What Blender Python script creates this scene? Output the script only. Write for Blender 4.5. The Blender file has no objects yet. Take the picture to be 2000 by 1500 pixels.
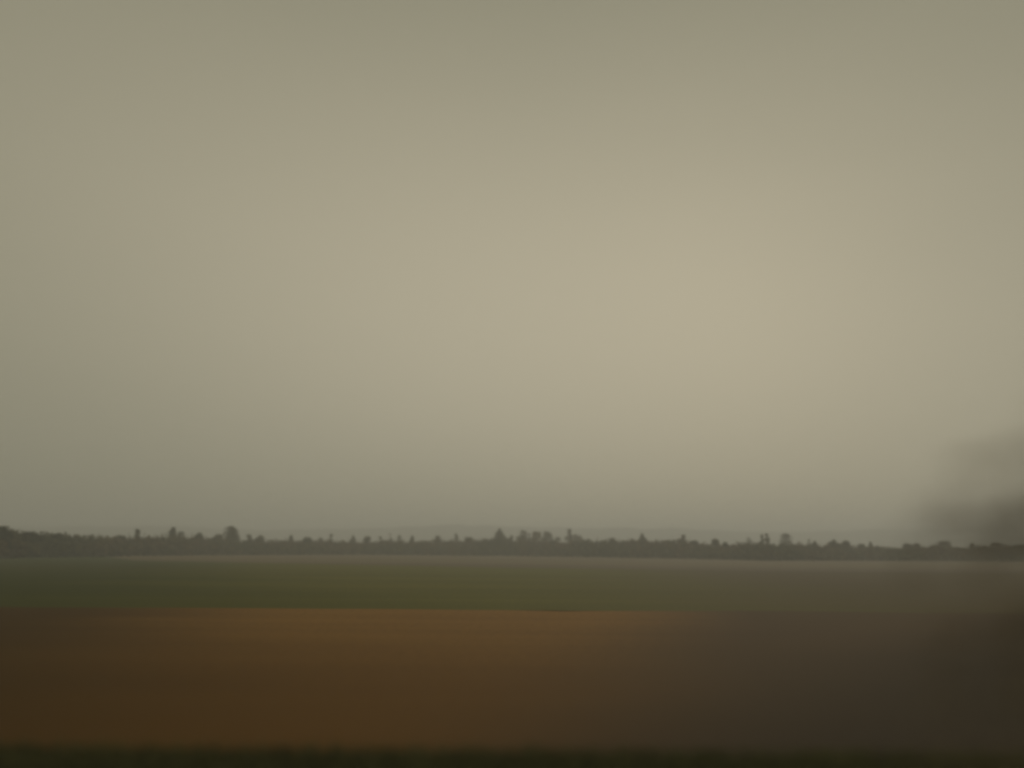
import bpy, math, random
import numpy as np
from mathutils import Vector, Matrix

SC = bpy.context.scene
COL = SC.collection
R = math.radians

# ------------------------------------------------------------------ camera
CAM_Z = 4.0                       # eye height above the fields (a train on its embankment)
FPX = 1570.0                      # focal length in pixels of the 2000 px wide photograph
cam_data = bpy.data.cameras.new("camera")
cam = bpy.data.objects.new("camera", cam_data)
COL.objects.link(cam)
cam_data.sensor_width = 36.0
cam_data.lens = 36.0 * FPX / 2000.0
cam_data.clip_start = 0.05
cam_data.clip_end = 12000.0
PITCH, ROLL = R(11.45), R(0.42)
cam.matrix_world = (Matrix.Translation((0, 0, CAM_Z)) @ Matrix.Rotation(R(90) + PITCH, 4, 'X')
                    @ Matrix.Rotation(ROLL, 4, 'Z'))
cam_data.dof.use_dof = True       # wide open lens focused far out: the near twigs and verge go soft
cam_data.dof.focus_distance = 67.0
cam_data.dof.aperture_fstop = 0.08
SC.camera = cam
CAM_M = cam.matrix_world.to_3x3()

# ------------------------------------------------------------------ sky
SUN_AZ, SUN_EL = 16.0, 18.0
world = bpy.data.worlds.new("World")
SC.world = world
world.use_nodes = True
wn, wl = world.node_tree.nodes, world.node_tree.links
wn.clear()


def wmath(op, a, b=None, c=None):
    n = wn.new('ShaderNodeMath')
    n.operation = op
    for i, v in enumerate((a, b, c)):
        if v is None:
            continue
        if isinstance(v, (int, float)):
            n.inputs[i].default_value = v
        else:
            wl.new(v, n.inputs[i])
    return n.outputs[0]


w_out = wn.new('ShaderNodeOutputWorld')
w_bg = wn.new('ShaderNodeBackground')
w_bg.inputs['Strength'].default_value = 0.1
w_sky = wn.new('ShaderNodeTexSky')
w_sky.sky_type = 'NISHITA'
w_sky.sun_disc = False
w_sky.sun_elevation = R(SUN_EL)
w_sky.sun_rotation = R(SUN_AZ)
w_sky.dust_density = 1.0
w_sky.air_density = 1.0
w_tc = wn.new('ShaderNodeTexCoord')
w_sep = wn.new('ShaderNodeSeparateXYZ')
wl.new(w_tc.outputs['Generated'], w_sep.inputs[0])
# thick even cloud, brightest where the low sun stands behind it
GLOW_AZ = 6.5
side = wmath('ADD', wmath('MULTIPLY', w_sep.outputs['X'], math.cos(R(GLOW_AZ))),
             wmath('MULTIPLY', w_sep.outputs['Y'], -math.sin(R(GLOW_AZ))))
side = wmath('ADD', side, wmath('MULTIPLY', wmath('SUBTRACT', w_sep.outputs['Z'], 0.26), 0.38))
w_noise = wn.new('ShaderNodeTexNoise')
w_noise.inputs['Scale'].default_value = 2.2
w_noise.inputs['Detail'].default_value = 2.0
w_map = wn.new('ShaderNodeMapping')
w_map.inputs['Scale'].default_value = (0.7, 0.7, 2.2)
wl.new(w_tc.outputs['Generated'], w_map.inputs['Vector'])
wl.new(w_map.outputs['Vector'], w_noise.inputs['Vector'])
wob = wmath('MULTIPLY', wmath('SUBTRACT', w_noise.outputs['Fac'], 0.5), 0.16)
u = wmath('ADD', wmath('DIVIDE', side, 0.74), wob)
v = wmath('ADD', wmath('DIVIDE', wmath('SUBTRACT', w_sep.outputs['Z'], 0.275), 0.33), wob)
glow = wmath('EXPONENT', wmath('MULTIPLY', wmath('ADD', wmath('POWER', wmath('ABSOLUTE', u), 2.3),
                                                 wmath('POWER', wmath('ABSOLUTE', v), 2.0)), -1.0))
w_mix = wn.new('ShaderNodeMix')
w_mix.data_type = 'RGBA'
w_mix.inputs[6].default_value = (1.82, 1.79, 1.22, 1)
w_mix.inputs[7].default_value = (4.62, 4.15, 2.98, 1)
wl.new(glow, w_mix.inputs[0])
w_cover = wn.new('ShaderNodeMix')
w_cover.data_type = 'RGBA'
w_cover.inputs[0].default_value = 0.985
wl.new(w_sky.outputs[0], w_cover.inputs[6])
wl.new(w_mix.outputs[2], w_cover.inputs[7])
wl.new(w_cover.outputs[2], w_bg.inputs['Color'])
wl.new(w_bg.outputs[0], w_out.inputs['Surface'])

# ------------------------------------------------------------------ sun behind cloud
sun_data = bpy.data.lights.new("sun", 'SUN')
sun_data.energy = 0.65
sun_data.angle = R(25)
sun_data.color = (1.0, 0.93, 0.78)
sun = bpy.data.objects.new("sun", sun_data)
COL.objects.link(sun)
sd = Vector((math.sin(R(SUN_AZ)) * math.cos(R(SUN_EL)), math.cos(R(SUN_AZ)) * math.cos(R(SUN_EL)), math.sin(R(SUN_EL))))
sun.rotation_euler = (-sd).to_track_quat('-Z', 'Y').to_euler()
sun.location = sd * 200

SC.view_settings.view_transform = 'Standard'
SC.view_settings.look = 'None'
SC.view_settings.exposure = 0.0
SC.view_settings.gamma = 1.0
SC.view_settings.use_curve_mapping = False
SC.cycles.use_denoising = True
SC.cycles.filter_width = 2.6
SC.cycles.max_bounces = 6
SC.cycles.diffuse_bounces = 2
SC.cycles.glossy_bounces = 2
SC.cycles.transparent_max_bounces = 6
SC.cycles.volume_bounces = 2


# ------------------------------------------------------------------ helpers
def ray(px, py):
    """direction through a pixel of the photograph"""
    return CAM_M @ Vector(((px - 1000) / FPX, -(py - 750) / FPX, -1.0))


def spot(px, py, depth):
    d = ray(px, py)
    s = depth / d.y
    return Vector((d.x * s, depth, CAM_Z + d.z * s))


def tag(o, label=None, cat=None, group=None, kind=None):
    if label:
        o['label'] = label
    if cat:
        o['category'] = cat
    if group:
        o['group'] = group
    if kind:
        o['kind'] = kind
    return o


def mesh_obj(name, verts, faces, mat, parent=None, smooth=False):
    me = bpy.data.meshes.new(name)
    me.from_pydata([tuple(p) for p in verts], [], [tuple(f) for f in faces])
    me.materials.append(mat)
    if smooth:
        me.polygons.foreach_set('use_smooth', [True] * len(me.polygons))
    me.update()
    o = bpy.data.objects.new(name, me)
    COL.objects.link(o)
    if parent:
        o.parent = parent
    return o


def quads_obj(name, arr, mat, parent=None):
    """arr: (n,4,3) loose leaf faces"""
    n = len(arr)
    me = bpy.data.meshes.new(name)
    me.vertices.add(n * 4)
    me.vertices.foreach_set('co', np.ascontiguousarray(arr, dtype=np.float32).reshape(-1))
    me.loops.add(n * 4)
    me.loops.foreach_set('vertex_index', np.arange(n * 4, dtype=np.int32))
    me.polygons.add(n)
    me.polygons.foreach_set('loop_start', np.arange(0, n * 4, 4, dtype=np.int32))
    me.materials.append(mat)
    me.update()
    me.validate()
    o = bpy.data.objects.new(name, me)
    COL.objects.link(o)
    if parent:
        o.parent = parent
    return o


def empty(name, loc):
    o = bpy.data.objects.new(name, None)
    o.empty_display_size = 0.5
    o.location = loc
    COL.objects.link(o)
    return o


def leaf_quads(rng, centers, size, aspect=1.0):
    """randomly turned leaf-shaped faces at the given centres"""
    n = len(centers)
    a = rng.normal(size=(n, 3))
    a /= np.linalg.norm(a, axis=1)[:, None]
    b = rng.normal(size=(n, 3))
    b = np.cross(a, b)
    b /= np.linalg.norm(b, axis=1)[:, None] + 1e-9
    s = (size * rng.uniform(0.6, 1.4, n))[:, None]
    q = np.empty((n, 4, 3))
    q[:, 0] = centers - a * s * 0.55
    q[:, 1] = centers + b * s * 0.38 * aspect - a * s * 0.05
    q[:, 2] = centers + a * s * 0.55
    q[:, 3] = centers - b * s * 0.38 * aspect + a * s * 0.05
    return q


def tube(verts, faces, pts, radii, sides=6):
    base = len(verts)
    for i, p in enumerate(pts):
        p = Vector(p)
        d = (Vector(pts[min(i + 1, len(pts) - 1)]) - Vector(pts[max(i - 1, 0)]))
        d = d.normalized() if d.length > 1e-6 else Vector((0, 0, 1))
        up = Vector((1, 0, 0)) if abs(d.x) < 0.8 else Vector((0, 1, 0))
        s = d.cross(up).normalized()
        t = d.cross(s).normalized()
        for k in range(sides):
            a = 2 * math.pi * k / sides
            verts.append(p + s * math.cos(a) * radii[i] + t * math.sin(a) * radii[i])
    for i in range(len(pts) - 1):
        for k in range(sides):
            a0 = base + i * sides + k
            a1 = base + i * sides + (k + 1) % sides
            faces.append((a0, a1, a1 + sides, a0 + sides))
    top = base + (len(pts) - 1) * sides
    faces.append(tuple(range(top, top + sides)))


# ------------------------------------------------------------------ materials
def new_mat(name):
    m = bpy.data.materials.new(name)
    m.use_nodes = True
    b = m.node_tree.nodes['Principled BSDF']
    b.inputs['Roughness'].default_value = 0.95
    b.inputs['Specular IOR Level'].default_value = 0.08
    return m, m.node_tree.nodes, m.node_tree.links, b


def noise_node(nodes, links, coord, scale, stretch=(1, 1, 1), detail=4.0, rough=0.55):
    mp = nodes.new('ShaderNodeMapping')
    mp.inputs['Scale'].default_value = stretch
    links.new(coord, mp.inputs['Vector'])
    nz = nodes.new('ShaderNodeTexNoise')
    nz.inputs['Scale'].default_value = scale
    nz.inputs['Detail'].default_value = detail
    nz.inputs['Roughness'].default_value = rough
    links.new(mp.outputs[0], nz.inputs['Vector'])
    return nz.outputs['Fac']


def ramp(nodes, links, fac, stops):
    r = nodes.new('ShaderNodeValToRGB')
    e = r.color_ramp.elements
    while len(e) < len(stops):
        e.new(0.5)
    for i, (p, c) in enumerate(stops):
        e[i].position = p
        e[i].color = (*c, 1)
    links.new(fac, r.inputs[0])
    return r.outputs[0]


def mixc(nodes, links, fac, a, b, mode='MIX'):
    m = nodes.new('ShaderNodeMix')
    m.data_type = 'RGBA'
    m.blend_type = mode
    for i, v in ((0, fac), (6, a), (7, b)):
        if isinstance(v, (int, float)):
            m.inputs[i].default_value = v
        elif isinstance(v, tuple):
            m.inputs[i].default_value = (*v, 1)
        else:
            links.new(v, m.inputs[i])
    return m.outputs[2]


def field_mat(name, dark, mid, light, row=0.5, bump=0.25, painted_falloff=()):
    """tilled ground: drill rows along the track, broad dark and light patches, clods, painted-in lens falloff"""
    m, n, l, b = new_mat(name)
    pos = n.new('ShaderNodeTexCoord').outputs['Object']
    rows = noise_node(n, l, pos, row, (0.05, 1, 1), 5)
    patch = noise_node(n, l, pos, 0.035, (0.5, 1.3, 1), 3)
    clod = noise_node(n, l, pos, 3.0, (1, 1, 1), 6)
    c1 = ramp(n, l, rows, [(0.28, dark), (0.5, mid), (0.74, light)])
    c2 = ramp(n, l, patch, [(0.3, dark), (0.5, mid), (0.7, light)])
    wide = noise_node(n, l, pos, row * 0.3, (0.03, 1, 1), 3)
    c1 = mixc(n, l, 0.45, c1, ramp(n, l, wide, [(0.3, tuple(x * 0.72 for x in dark)), (0.5, mid), (0.7, tuple(x * 1.2 for x in light))]))
    c = mixc(n, l, 0.38, c1, c2)
    c = mixc(n, l, 0.35, c, ramp(n, l, clod, [(0.3, tuple(x * 0.5 for x in dark)), (0.7, light)]))
    for (ax, ay, fade_from, fade_to, falloff_col, amount) in painted_falloff:         # lens falloff and foreground darkening painted into the ground colour
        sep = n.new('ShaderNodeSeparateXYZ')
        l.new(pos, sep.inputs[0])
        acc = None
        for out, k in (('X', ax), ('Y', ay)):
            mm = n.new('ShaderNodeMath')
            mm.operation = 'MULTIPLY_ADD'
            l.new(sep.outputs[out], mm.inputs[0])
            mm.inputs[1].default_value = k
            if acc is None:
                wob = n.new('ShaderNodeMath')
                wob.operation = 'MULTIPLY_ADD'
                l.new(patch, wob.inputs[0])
                wob.inputs[1].default_value = abs(fade_to - fade_from) * 0.7
                wob.inputs[2].default_value = -abs(fade_to - fade_from) * 0.35
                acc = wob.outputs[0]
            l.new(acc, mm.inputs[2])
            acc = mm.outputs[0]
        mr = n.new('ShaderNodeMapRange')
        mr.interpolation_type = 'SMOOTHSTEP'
        mr.inputs['From Min'].default_value = fade_from
        mr.inputs['From Max'].default_value = fade_to
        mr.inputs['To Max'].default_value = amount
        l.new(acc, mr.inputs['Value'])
        c = mixc(n, l, mr.outputs[0], c, falloff_col)
    l.new(c, b.inputs['Base Color'])
    bp = n.new('ShaderNodeBump')
    bp.inputs['Strength'].default_value = bump
    bp.inputs['Distance'].default_value = 0.1
    l.new(clod, bp.inputs['Height'])
    l.new(bp.outputs[0], b.inputs['Normal'])
    return m


def leaf_mat(name, col, spread=0.35):
    m, n, l, b = new_mat(name)
    pos = n.new('ShaderNodeTexCoord').outputs['Object']
    nz = noise_node(n, l, pos, 0.45, (1, 1, 1), 4)
    lo = tuple(x * (1 - spread) for x in col)
    hi = tuple(x * (1 + spread) for x in col)
    l.new(ramp(n, l, nz, [(0.3, lo), (0.7, hi)]), b.inputs['Base Color'])
    return m


def plain_mat(name, col, scale=2.0, spread=0.25, stretch=(1, 1, 1)):
    m, n, l, b = new_mat(name)
    pos = n.new('ShaderNodeTexCoord').outputs['Object']
    nz = noise_node(n, l, pos, scale, stretch, 5)
    l.new(ramp(n, l, nz, [(0.3, tuple(x * (1 - spread) for x in col)), (0.7, tuple(x * (1 + spread) for x in col))]),
          b.inputs['Base Color'])
    return m


M_GROUND = field_mat('rough_grass_ground', (.07, .065, .03), (.09, .08, .04), (.11, .10, .05))
M_TAN = field_mat('pale_stubble', (.17, .13, .075), (.20, .145, .082), (.235, .17, .098), 0.15)
M_TAN2 = field_mat('worn_stubble', (.13, .10, .055), (.16, .12, .065), (.19, .145, .08), 0.15)
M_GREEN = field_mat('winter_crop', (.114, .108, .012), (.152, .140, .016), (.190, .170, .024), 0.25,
                    painted_falloff=[(1.0, 0.35, 22.0, -22.0, (.054, .062, .007), 0.92), (1.0, -0.08, -8.0, 34.0, (.112, .076, .030), 0.9)])  # left-hand lens falloff painted into the crop colour; right side turned browner
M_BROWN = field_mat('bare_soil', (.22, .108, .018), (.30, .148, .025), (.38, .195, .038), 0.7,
                    painted_falloff=[(0.1, 1.0, 52.0, 17.0, (.150, .070, .010), 0.88), (1.0, 0.35, 6.0, -12.0, (.078, .040, .004), 0.95),
                          (1.0, -0.26, -9.0, 2.0, (.098, .060, .024), 0.92), (1.0, -0.8, -17.0, -4.0, (.042, .028, .012), 0.85)])  # near, left and right: lens falloff and branch-blur darkening painted into the soil
M_VERGE = field_mat('verge_earth', (.05, .045, .02), (.065, .058, .026), (.08, .072, .03), 0.8)
M_HILL = field_mat('hill_wood', (.05, .055, .03), (.06, .065, .035), (.08, .08, .045), 0.02)
M_LEAF = {
    'olive': leaf_mat('olive_leaves', (.082, .074, .033)),
    'dark': leaf_mat('dark_green_leaves', (.050, .054, .026)),
    'brown': leaf_mat('brown_twigs', (.095, .072, .040)),
    'gold': leaf_mat('yellow_brown_leaves', (.150, .115, .042)),
    'grey': leaf_mat('grey_green_leaves', (.090, .092, .055)),
}
M_WOOD, _n, _l, _b = new_mat('mixed_wood_leaves')
_pos = _n.new('ShaderNodeTexCoord').outputs['Object']
_stand = ramp(_n, _l, noise_node(_n, _l, _pos, 0.045, (1, .5, .4), 3),
              [(0.30, (.070, .070, .030)), (0.44, (.125, .108, .044)), (0.56, (.160, .110, .052)), (0.70, (.105, .100, .050))])
_leafy = ramp(_n, _l, noise_node(_n, _l, _pos, 0.5, (1, 1, 1), 4), [(0.3, (.5, .5, .5)), (0.7, (1.35, 1.35, 1.35))])
_l.new(mixc(_n, _l, 1.0, _stand, _leafy, 'MULTIPLY'), _b.inputs['Base Color'])
M_BARK = plain_mat('bark', (.055, .045, .034), 6, 0.3, (1, 1, 0.2))
M_GRASS = leaf_mat('verge_grass_blades', (.120, .116, .042), 0.15)
M_TWIG = plain_mat('twig_bark', (.11, .092, .066), 8, 0.3)


def thin_leaf_mat(name, col):
    """thin leaves that let some of the sky behind them through"""
    m = leaf_mat(name, col, 0.3)
    n, l = m.node_tree.nodes, m.node_tree.links
    b = n['Principled BSDF']
    tr = n.new('ShaderNodeBsdfTranslucent')
    l.new(b.inputs['Base Color'].links[0].from_socket, tr.inputs['Color'])
    mx = n.new('ShaderNodeMixShader')
    mx.inputs[0].default_value = 0.5
    l.new(b.outputs[0], mx.inputs[1])
    l.new(tr.outputs[0], mx.inputs[2])
    l.new(mx.outputs[0], n['Material Output'].inputs['Surface'])
    return m


M_BUSHLEAF = thin_leaf_mat('faded_bush_leaves', (.30, .235, .145))
M_BRICK = plain_mat('weathered_brick', (.065, .048, .034), 1.2, 0.3, (1, 1, 2))
M_CAPSTONE = plain_mat('sooty_stone', (.06, .050, .038), 1.5, 0.25)


# ------------------------------------------------------------------ ground and fields
def sheet(name, poly, z, mat, wander=0.0):
    if wander:                                  # field edges wander a little
        rs, out = random.Random(len(name)), []
        for i, (x0, y0) in enumerate(poly):
            x1, y1 = poly[(i + 1) % len(poly)]
            k = max(1, int(math.hypot(x1 - x0, y1 - y0) / 3.0))
            drift = 0.0
            for j in range(k):
                t = j / k
                drift = drift * 0.8 + rs.uniform(-wander, wander) * 0.6
                out.append((x0 + (x1 - x0) * t, y0 + (y1 - y0) * t + drift))
        poly = out
    o = mesh_obj(name, [(x, y, z) for x, y in poly], [tuple(range(len(poly)))], mat)
    return tag(o, kind='structure')


sheet('ground', [(-6000, -800), (6000, -800), (6000, 9000), (-6000, 9000)], 0.0, M_GROUND)
# far boundaries run at a slight slant to the track
sheet('stubble_field', [(-128, 262), (-92, 205), (-50, 186), (0, 172), (60, 163), (420, 158), (420, 420), (-90, 420), (-140, 330)],
      0.012, M_TAN, 2.5)
sheet('worn_stubble_field', [(-110, 186), (0, 152), (80, 140), (420, 140), (420, 163), (60, 174), (-40, 190)],
      0.024, M_TAN2, 2.0)
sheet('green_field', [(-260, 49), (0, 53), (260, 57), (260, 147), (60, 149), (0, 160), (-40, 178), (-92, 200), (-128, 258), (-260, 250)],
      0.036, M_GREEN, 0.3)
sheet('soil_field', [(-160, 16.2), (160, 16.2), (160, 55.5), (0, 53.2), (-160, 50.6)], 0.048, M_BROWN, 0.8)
sheet('verge', [(-90, 8.0), (90, 8.0), (90, 16.6), (-90, 16.6)], 0.060, M_VERGE)

# railway embankment under the viewer: rises from the verge to the track
ev, ef = [], []
prof = [(-14, 1.75), (-3, 1.8), (1.0, 1.78), (2.4, 1.55), (5.0, 0.9), (7.5, 0.25), (9.2, 0.03)]
xs = np.linspace(-90, 90, 121)
rb = random.Random(4)
for x in xs:
    for y, z in prof:
        ev.append((x, y + rb.uniform(-.15, .15), z + rb.uniform(-.05, .05)))
np_ = len(prof)
for i in range(len(xs) - 1):
    for k in range(np_ - 1):
        a = i * np_ + k
        ef.append((a, a + np_, a + np_ + 1, a + 1))
tag(mesh_obj('embankment', ev, ef, M_VERGE, smooth=True), kind='structure')


# ------------------------------------------------------------------ far hills
def ridge(name, depth, prof, half, thick, seed):
    rr = np.random.default_rng(seed)
    xs = np.linspace(-half, half, 220)
    px, pz = zip(*prof)
    hz = np.interp(xs, px, pz)
    hz = hz + np.interp(xs, np.linspace(-half, half, 160), rr.normal(0, 1.3, 160))
    rows = [(-1.0, 0.0), (-.6, .30), (-.3, .68), (-.1, .94), (0, 1.0), (.3, .7), (1.0, 0.0)]
    vs, fs = [], []
    for x, z in zip(xs, hz):
        for fy, fz in rows:
            vs.append((x, depth + fy * thick, max(0.0, z) * fz - (0.5 if fz == 0 else 0)))
    m = len(rows)
    for i in range(len(xs) - 1):
        for k in range(m - 1):
            a = i * m + k
            fs.append((a, a + m, a + m + 1, a + 1))
    return tag(mesh_obj(name, vs, fs, M_HILL, smooth=True), kind='structure')


ridge('hills', 1800, [(-2000, 40), (-1100, 38), (-800, 44), (-560, 36), (-300, 42), (-120, 50), (120, 46), (360, 46), (560, 40),
                      (800, 46), (1100, 54), (2000, 50)], 2000, 240, 11)

# ------------------------------------------------------------------ woodland edge
EDGE = [(-300, 190), (0, 214), (200, 262), (400, 312), (700, 366), (1000, 368), (1200, 338), (1350, 318), (1500, 282),
        (1700, 300), (2000, 312), (2300, 318)]
SKYLINE = [(-300, 1024), (0, 1034), (20, 1034), (40, 1040), (100, 1045), (180, 1049), (240, 1051), (300, 1049), (350, 1048),
           (400, 1052), (430, 1054), (480, 1057), (560, 1058), (620, 1057), (700, 1060), (760, 1058), (800, 1060),
           (850, 1058), (900, 1057), (960, 1055), (1000, 1055), (1040, 1057), (1080, 1057), (1100, 1061), (1130, 1057),
           (1160, 1058), (1200, 1057), (1230, 1058), (1300, 1058), (1350, 1060), (1380, 1065), (1410, 1067), (1440, 1064),
           (1500, 1064), (1560, 1065), (1590, 1067), (1620, 1066), (1680, 1070), (1720, 1071), (1750, 1072), (1800, 1070),
           (1850, 1068), (1875, 1071), (1900, 1068), (2000, 1067), (2300, 1066)]


def interp(tab, x):
    return float(np.interp(x, [t[0] for t in tab], [t[1] for t in tab]))


rngw = np.random.default_rng(21)
parts = []
for row, (back, lift) in enumerate(((0, 0.62), (6, 0.85), (13, 1.0), (21, 1.0))):
    p = -290.0
    while p < 2290:
        d = interp(EDGE, p) + back + rngw.uniform(-1.5, 1.5)
        top = spot(p, interp(SKYLINE, p), d)
        h = max(2.2, top.z * lift * rngw.uniform(0.90, 1.12))
        w = rngw.uniform(2.0, 3.8)
        nq = 120
        dirs = rngw.normal(size=(nq, 3))
        dirs /= np.linalg.norm(dirs, axis=1)[:, None]
        rad = rngw.uniform(0.55, 1.05, nq)[:, None]
        c = dirs * rad * np.array([w, w * 0.9, h * 0.5]) + np.array([top.x, d, h * 0.5])
        c[:, 2] = np.maximum(c[:, 2], 0.15)
        parts.append(leaf_quads(rngw, c, 1.0, 1.3))
        p += rngw.uniform(1.5, 2.6) * FPX / d * 0.95
# thin twiggy tops feathering the belt's upper edge
p = -290.0
while p < 2290:
    d = interp(EDGE, p) + rngw.uniform(4, 22)
    top = spot(p, interp(SKYLINE, p), d)
    h = max(2.2, top.z * rngw.uniform(0.98, 1.06 if p < 330 else 1.12))
    w = rngw.uniform(1.2, 3.0)
    nq = 26
    c = rngw.normal(size=(nq, 3)) * np.array([w * .5, w * .5, h * .10]) + np.array([top.x, d, h * .88])
    parts.append(leaf_quads(rngw, c, 0.7, 0.9))
    p += rngw.uniform(1.2, 2.6) * FPX / d
wood = quads_obj('woodland', np.concatenate(parts), M_WOOD)
tag(wood, 'long hazy belt of dark woodland closing off the far side of the fields', 'woodland', kind='stuff')

# ------------------------------------------------------------------ single trees standing out of the belt
# px of the crown, py of its top, crown width in px, form, distance behind the edge, leaf, label
TREES = [
    (8, 1029, 44, 'dome', 2, 'dark', 'tall dark tree at the very left end of the treeline, first in from the frame'),
    (62, 1039, 40, 'dome', 4, 'dark', 'broad dark tree just right of the tall one at the left end'),
    (112, 1043, 26, 'round', 5, 'dark', 'low dark round tree where the left wood begins to step down'),
    (236, 1043, 20, 'dome', 14, 'olive', 'small olive dome tree just left of the thin upright one in the left wood'),
    (268, 1035, 11, 'column', 18, 'olive', 'thin upright tree standing alone above the left wood'),
    (338, 1031, 12, 'column', 22, 'olive', 'narrow upright tree, darker of the close pair left of the big dome tree'),
    (354, 1035, 16, 'loose', 60, 'grey', 'faint loose tree tucked against the narrow upright one in the left wood'),
    (389, 1042, 20, 'round', 12, 'dark', 'small round dark tree in the gap left of the big dome tree'),
    (452, 1029, 40, 'dome', 24, 'olive', 'largest dome-shaped tree of the left half, brown-topped, high above the belt'),
    (425, 1043, 26, 'round', 16, 'olive', 'lower round tree leaning against the left side of the big dome tree'),
    (487, 1045, 13, 'round', 14, 'olive', 'small round tree just right of the big dome tree'),
    (508, 1047, 18, 'round', 16, 'olive', 'second small round tree to the right of the big dome tree'),
    (569, 1045, 13, 'loose', 30, 'grey', 'wispy grey tree above a level stretch, left of a dark knob of a tree'),
    (601, 1046, 18, 'round', 10, 'dark', 'dark knob-shaped tree on the level stretch right of the big dome tree'),
    (628, 1047, 14, 'loose', 60, 'grey', 'faint wispy tree just right of the dark knob-shaped one'),
    (647, 1044, 9, 'column', 60, 'grey', 'faint thin spire of a tree midway along the left half of the treeline'),
    (690, 1046, 14, 'cone', 26, 'olive', 'little leaning pointed tree, right of the faint thin spire'),
    (718, 1049, 20, 'round', 18, 'olive', 'blocky rounded tree right of the little leaning pointed one'),
    (744, 1049, 13, 'round', 20, 'olive', 'small knob of a tree between blocky tree and two feathery ones'),
    (762, 1042, 13, 'loose', 90, 'grey', 'left one of two pale feathery trees left of the small dark pointed tree'),
    (780, 1043, 12, 'loose', 90, 'grey', 'right one of two pale feathery trees left of the small dark pointed tree'),
    (805, 1047, 12, 'cone', 16, 'olive', 'small dark pointed tree beside a dip in the treeline'),
    (856, 1048, 22, 'dome', 30, 'brown', 'low brown dome tree left of the thin pale spire'),
    (892, 1041, 8, 'column', 70, 'grey', 'thin pale spire tree left of the cluster by the chimney'),
    (917, 1050, 22, 'round', 18, 'olive', 'low flat rounded tree just right of the thin pale spire'),
    (976, 1033, 32, 'cone', 34, 'grey', 'tall pointed tree, leftmost of the tall cluster left of the chimney'),
    (999, 1047, 12, 'cone', 16, 'olive', 'small pointed tree between the tall pointed and tall rounded ones'),
    (1020, 1033, 26, 'egg', 40, 'brown', 'tall egg-shaped brown tree in the cluster left of the chimney'),
    (1034, 1041, 16, 'loose', 60, 'grey', 'thin loose tree touching the right side of the tall egg-shaped one'),
    (1049, 1039, 26, 'round', 44, 'gold', 'yellowish round tree in the middle of the cluster left of the chimney'),
    (1069, 1039, 28, 'dome', 80, 'grey', 'pale grey dome tree right of the yellowish round one'),
    (1088, 1047, 22, 'loose', 110, 'grey', 'pale low tree sloping down towards the chimney from the left'),
    (1082, 1056, 18, 'round', 8, 'brown', 'low reddish brown bushy tree in front, left of the chimney foot'),
    (1105, 1047, 10, 'loose', 96, 'grey', 'slight pale tree touching the chimney on its left'),
    (1125, 1044, 22, 'round', 130, 'brown', 'rounded brown tree just right of the chimney'),
    (1134, 1047, 12, 'loose', 70, 'gold', 'small yellowish tree sloping away right of the chimney'),
    (1198, 1052, 24, 'dome', 12, 'olive', 'low broad dome tree midway between chimney and spired tree'),
    (1236, 1053, 12, 'round', 20, 'grey', 'small grey bump of a tree at the left foot of the spired one'),
    (1254, 1041, 26, 'spire', 20, 'olive', 'dark bell-shaped tree ending in a small spire, right of the chimney'),
    (1311, 1054, 22, 'round', 14, 'olive', 'low olive tree on the left shoulder of the brown half-round one'),
    (1332, 1045, 21, 'dome', 24, 'brown', 'brown half-round tree rising alone from a level stretch'),
    (1356, 1057, 22, 'round', 10, 'brown', 'low brown rounded tree just right of the brown half-round one'),
    (1396, 1051, 19, 'dome', 14, 'brown', 'dark dome tree beside a small bright gap in the treeline'),
    (1416, 1060, 11, 'round', 6, 'dark', 'little dark green tree just right of the small bright gap'),
    (1462, 1051, 20, 'loose', 170, 'grey', 'very faint tree far behind, left of the paired columns'),
    (1487, 1044, 9, 'column', 40, 'grey', 'paler left-hand tree of the two upright columns'),
    (1498, 1043, 9, 'column', 34, 'olive', 'darker right-hand tree of the two upright columns'),
    (1535, 1043, 30, 'dome', 130, 'grey', 'wide pale dome tree far behind, right of the paired columns'),
    (1580, 1050, 12, 'loose', 150, 'grey', 'faint pale wisp of a tree right of the wide pale dome'),
    (1591, 1059, 14, 'cone', 10, 'olive', 'small dark pointed tree under the faint pale wisp'),
    (1627, 1056, 26, 'dome', 16, 'olive', 'bushy olive tree starting the low clump on the right'),
    (1652, 1057, 20, 'round', 20, 'olive', 'ragged tree right of the bushy olive one in the low clump'),
    (1682, 1064, 20, 'round', 14, 'olive', 'flat low tree at the right end of the low clump'),
    (1700, 1060, 8, 'cone', 18, 'olive', 'tiny pointed tree just past the low clump on the right'),
    (1712, 1067, 14, 'round', 10, 'olive', 'tiny round tree right of the tiny pointed one'),
    (1772, 1063, 20, 'round', 22, 'olive', 'small low tree left of the long mound under the blurred boughs'),
    (1790, 1062, 15, 'round', 18, 'olive', 'small round tree touching the left end of the long mound'),
    (1842, 1058, 44, 'dome', 40, 'brown', 'long low mound of a tree seen through the edge of the blurred boughs'),
    (1899, 1060, 13, 'cone', 20, 'olive', 'small pointed tree seen through the blurred boughs'),
    (1946, 1060, 24, 'round', 14, 'olive', 'low rounded tree seen through the blurred boughs near the right edge'),
    (1988, 1062, 26, 'dome', 12, 'olive', 'last low tree of the treeline, cut by the right edge'),
]


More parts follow.
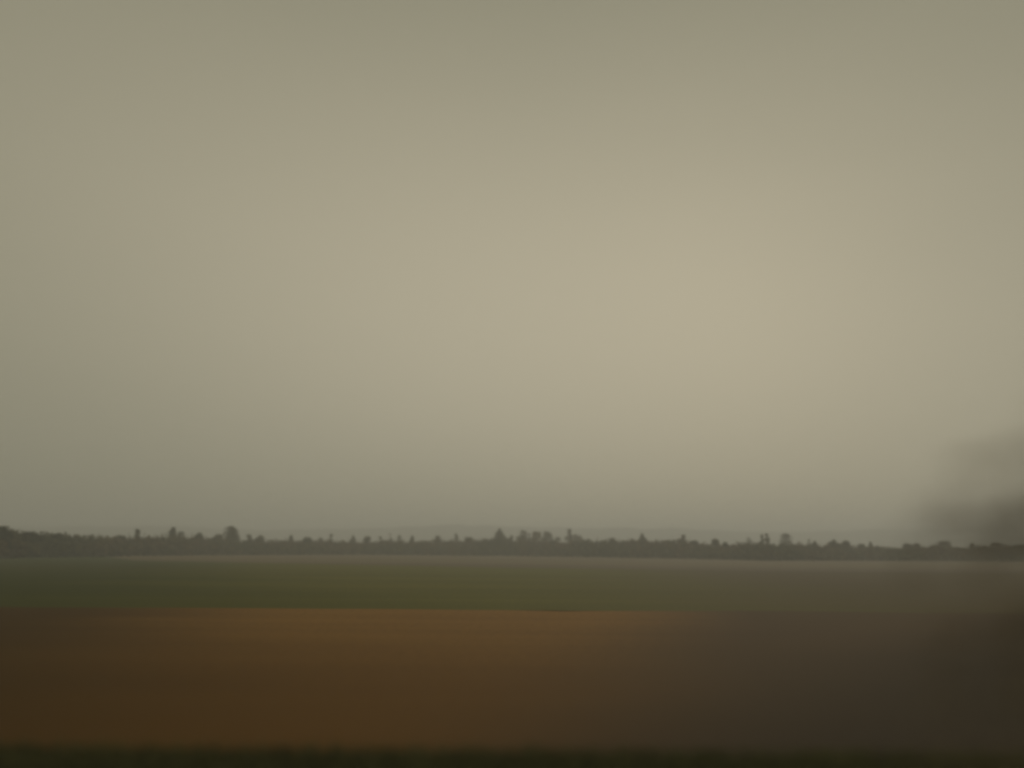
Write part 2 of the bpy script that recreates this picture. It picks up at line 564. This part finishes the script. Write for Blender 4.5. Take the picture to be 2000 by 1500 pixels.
def form_width(form, t):
    """half outline of the crown above the belt, t = 0 at its shoulder, 1 at its tip"""
    if form == 'dome':
        return math.sqrt(max(0.0, 1 - t * t))
    if form == 'round':
        return math.sqrt(max(0.0, 1 - max(0.0, t) ** 2.6))
    if form == 'egg':
        return max(0.0, 1 - t ** 2.2) ** 0.6
    if form == 'cone':
        return 1 - t * 0.93
    if form == 'spire':
        return max(0.14, 1 - 1.5 * t ** 0.8) if t < 0.97 else 0.1
    if form == 'column':
        return 1.0 if t < 0.8 else 0.75
    return max(0.0, 1 - t ** 1.8) * 0.9


def crown_points(rng, form, w, hs, h, n):
    """centres of leaf clumps: uneven lobes inside the outline; hs = height where the crown is widest"""
    out = []
    lobes = max(9, int(n / 40))
    for i in range(lobes):
        if rng.uniform() < 0.52:
            t = rng.uniform(0.0, 0.92)
            prof, cz, hh = form_width(form, t), hs + (h - hs) * t, h - hs
        else:
            t = 0.0
            q = rng.uniform(0.0, 1.0)
            prof, cz, hh = 0.7 + 0.3 * q, h * 0.15 + (hs - h * 0.15) * q, hs
        a = rng.uniform(0, 2 * math.pi)
        rr = w * 0.5 * prof
        lr = rr * rng.uniform(0.4, 0.65) + 0.04 * w
        off = max(0.0, rr - lr) * rng.uniform(0.6, 1.0)
        cx, cy = off * math.cos(a), off * math.sin(a)
        k = int(n / lobes)
        d = rng.normal(size=(k, 3))
        d /= np.linalg.norm(d, axis=1)[:, None]
        d *= (rng.uniform(0.25, 1.0, k) ** 0.5)[:, None]
        vz = max(0.3, min(lr, 0.3 * hh + 0.1))
        out.append(d * np.array([lr, lr, vz]) + np.array([cx, cy, cz]))
    return np.concatenate(out)


for i, (px, py, wpx, form, back, leaf, label) in enumerate(TREES):
    rng = np.random.default_rng(100 + i)
    rr = random.Random(100 + i)
    d = interp(EDGE, px) + back
    top = spot(px, py, d)
    h = top.z
    w = wpx * d / FPX
    root = empty('tree', (top.x, d, 0))
    tag(root, label, 'tree', 'single trees standing above the distant treeline')
    loose = form == 'loose'
    belt = spot(px, interp(SKYLINE, px), d).z
    hs = min(h * 0.8, belt + 0.5) if form not in ('dome', 'egg', 'round') else min(h * 0.72, belt + 0.2)
    w = max(w, 1.8 if form == 'column' else 2.5)                                      # even the slightest tree has some body
    n = int(np.clip(42 * w * h / 5, 420, 1700) * (0.85 if loose else 1.0))
    pts = crown_points(rng, form, w * 1.12, hs, h, n)
    pts[:, 2] = np.minimum(pts[:, 2], h)
    quads_obj('crown', leaf_quads(rng, pts, 0.62 if loose else 0.78, 1.2), M_LEAF[leaf], root)
    tv, tf = [], []
    lean = rr.uniform(-.03, .03) * h
    r0 = 0.02 * h + 0.06
    tube(tv, tf, [(0, 0, -0.1), (lean * .2, 0, h * .3), (lean * .6, 0, h * .6), (lean, 0, h * .9)],
         [r0 * 1.25, r0 * .85, r0 * .5, r0 * .12], 7)
    for k in range(6):
        a = rr.uniform(0, 2 * math.pi)
        zb = h * rr.uniform(.25, .65)
        ln = w * rr.uniform(.25, .42)
        tube(tv, tf, [(lean * zb / h, 0, zb), (lean * zb / h + ln * .5 * math.cos(a), ln * .5 * math.sin(a), zb + ln * .35),
                      (lean * zb / h + ln * math.cos(a), ln * math.sin(a), min(h * .97, zb + ln * .9))],
             [r0 * .45, r0 * .28, r0 * .08], 5)
    mesh_obj('trunk', tv, tf, M_BARK, root, smooth=True)

# ------------------------------------------------------------------ chimney tower behind the wood
D_T = 440.0
px_m = D_T / FPX
tb = spot(1112.0, 1033.0, D_T)
tower = empty('chimney', (tb.x, D_T, 0))
tag(tower, 'slender dark chimney tower with flared cap rising above the treeline', 'chimney')


def lathe(name, prof, mat, parent, sides=8, xoff=0.0):
    vs, fs = [], []
    for r, z in prof:
        for k in range(sides):
            a = 2 * math.pi * (k + .5) / sides
            vs.append((xoff + r * math.cos(a), r * math.sin(a), z))
    for i in range(len(prof) - 1):
        for k in range(sides):
            a, b = i * sides + k, i * sides + (k + 1) % sides
            fs.append((a, b, b + sides, a + sides))
    fs.append(tuple(range((len(prof) - 1) * sides, len(prof) * sides)))
    fs.append(tuple(reversed(range(sides))))
    return mesh_obj(name, vs, fs, mat, parent)


zt = tb.z
z_sh = spot(1112, 1044.5, D_T).z
z_cap = spot(1112, 1037.3, D_T).z
lathe('base', [(1.60, -.1), (1.52, .4), (1.42, z_sh - 1.0), (1.40, z_sh - .6), (1.0, z_sh)], M_BRICK, tower, 8, .3)
lathe('shaft', [(.97, z_sh - .05), (.93, z_cap)], M_BRICK, tower, 8)
lathe('cap', [(.93, z_cap), (1.10, z_cap + .2), (1.25, z_cap + .5), (1.25, z_cap + .85), (.92, z_cap + .95), (.6, zt)],
      M_CAPSTONE, tower, 8)

# ------------------------------------------------------------------ verge grass below the embankment
rg = np.random.default_rng(5)
NB = 60000
bx = rg.uniform(-17, 17, NB)
by = rg.uniform(10.5, 16.2, NB) 
bh = rg.uniform(.15, .42, NB)
ba = rg.uniform(0, 2 * math.pi, NB)
bw = rg.uniform(.014, .032, NB)
bl = rg.uniform(.05, .28, NB)
ca, sa = np.cos(ba), np.sin(ba)
g = np.empty((NB, 4, 3))
g[:, 0] = np.stack([bx - ca * bw, by - sa * bw, np.full(NB, .05)], 1)
g[:, 1] = np.stack([bx + ca * bw, by + sa * bw, np.full(NB, .05)], 1)
g[:, 2] = np.stack([bx + ca * bw * .3 - sa * bl, by + sa * bw * .3 + ca * bl, bh], 1)
g[:, 3] = np.stack([bx - ca * bw * .3 - sa * bl, by - sa * bw * .3 + ca * bl, bh], 1)
tag(quads_obj('verge_grass', g, M_GRASS), 'dark tangled grass along the foot of the picture', 'grass', kind='stuff')

# ------------------------------------------------------------------ near tree on the embankment, out of focus
def ground_z(y):
    return float(np.interp(y, [p[0] for p in prof], [p[1] for p in prof]))


def near_tree(x, y, seed, label):
    """bare-branched tree on the embankment: trunk, spreading boughs, thin faded foliage"""
    rr = random.Random(seed)
    rng = np.random.default_rng(seed)
    z0 = ground_z(y) - 0.08
    root = empty('tree', (x, y, z0))
    tag(root, label, 'tree')
    H = 4.3
    tv, tf = [], []
    axis = [Vector((.06 * math.sin(k * 1.3), .06 * math.cos(k * 1.7), H * k / 8)) for k in range(9)]
    tube(tv, tf, axis, [.13 * (1 - .88 * k / 8) for k in range(9)], 9)
    mesh_obj('trunk', tv, tf, M_TWIG, root, smooth=True)
    bv, bf, tips = [], [], []
    for k in range(46):
        zb = 1.95 + (H - 2.35) * rr.uniform(0, 1) ** 1.0
        a = rr.gauss(math.pi, 1.0)
        ln = (2.42 - .66 * max(0, zb - 2.35)) * rr.uniform(.62, 1.0)
        b = Vector((0, 0, zb))
        rise = rr.uniform(-.02, .20)
        path = []
        for j in range(8):
            t = j / 7
            path.append(b + Vector((math.cos(a) * ln * t, math.sin(a) * ln * t, rise * ln * t - .10 * ln * t * t))
                        + Vector((rr.uniform(-.03, .03), rr.uniform(-.03, .03), rr.uniform(-.03, .03))) * (t > 0))
        tube(bv, bf, path, [.022 * (1 - .88 * j / 7) for j in range(8)], 5)
        for q in range(22):
            t = rr.uniform(.18, 1.0)
            i0 = min(6, int(t * 7))
            p = path[i0].lerp(path[i0 + 1], t * 7 - i0)
            a2 = a + rr.choice((-1, 1)) * rr.uniform(.3, 1.4)
            l2 = rr.uniform(.15, .50) * (1.1 - .5 * t)
            dv = Vector((math.cos(a2), math.sin(a2), rr.uniform(-.45, .5))) * l2
            m = p + dv * .5 + Vector((0, 0, rr.uniform(-.03, .03)))
            tube(bv, bf, [p, m, p + dv], [.005, .0035, .001], 4)
            tips += [(p, m), (m, p + dv)]
    mesh_obj('branches', bv, bf, M_TWIG, root)
    n_leaf = 6000
    idx = rng.integers(0, len(tips), n_leaf)
    A = np.array([tips[i][0] for i in idx])
    B = np.array([tips[i][1] for i in idx])
    c = A + (B - A) * rng.uniform(0, 1.15, (n_leaf, 1)) + rng.normal(0, .035, (n_leaf, 3))
    quads_obj('foliage', leaf_quads(rng, c, .032, 1.1), M_BUSHLEAF, root)
    return root


near_tree(4.25, 4.3, 3, 'near tree, thrown out of focus, its thin boughs reaching in from the right edge')

# ------------------------------------------------------------------ haze
hx, hy0, hy1, hz0, hz1 = 2300, -400, 2600, -1.0, 60.0
hv = [(-hx, hy0, hz0), (hx, hy0, hz0), (hx, hy1, hz0), (-hx, hy1, hz0), (-hx, hy0, hz1), (hx, hy0, hz1), (hx, hy1, hz1), (-hx, hy1, hz1)]
hf = [(0, 3, 2, 1), (4, 5, 6, 7), (0, 1, 5, 4), (1, 2, 6, 5), (2, 3, 7, 6), (3, 0, 4, 7)]
hm = bpy.data.materials.new('haze_air')
hm.use_nodes = True
hn = hm.node_tree.nodes
hn.clear()
ho = hn.new('ShaderNodeOutputMaterial')
hp = hn.new('ShaderNodeVolumePrincipled')
hp.inputs['Color'].default_value = (.955, .97, .98, 1)
hp.inputs['Density'].default_value = 0.0014
hp.inputs['Anisotropy'].default_value = 0.28
hm.node_tree.links.new(hp.outputs[0], ho.inputs['Volume'])
tag(mesh_obj('haze', hv, hf, hm), 'thin grey haze lying over the fields', 'haze', kind='stuff')
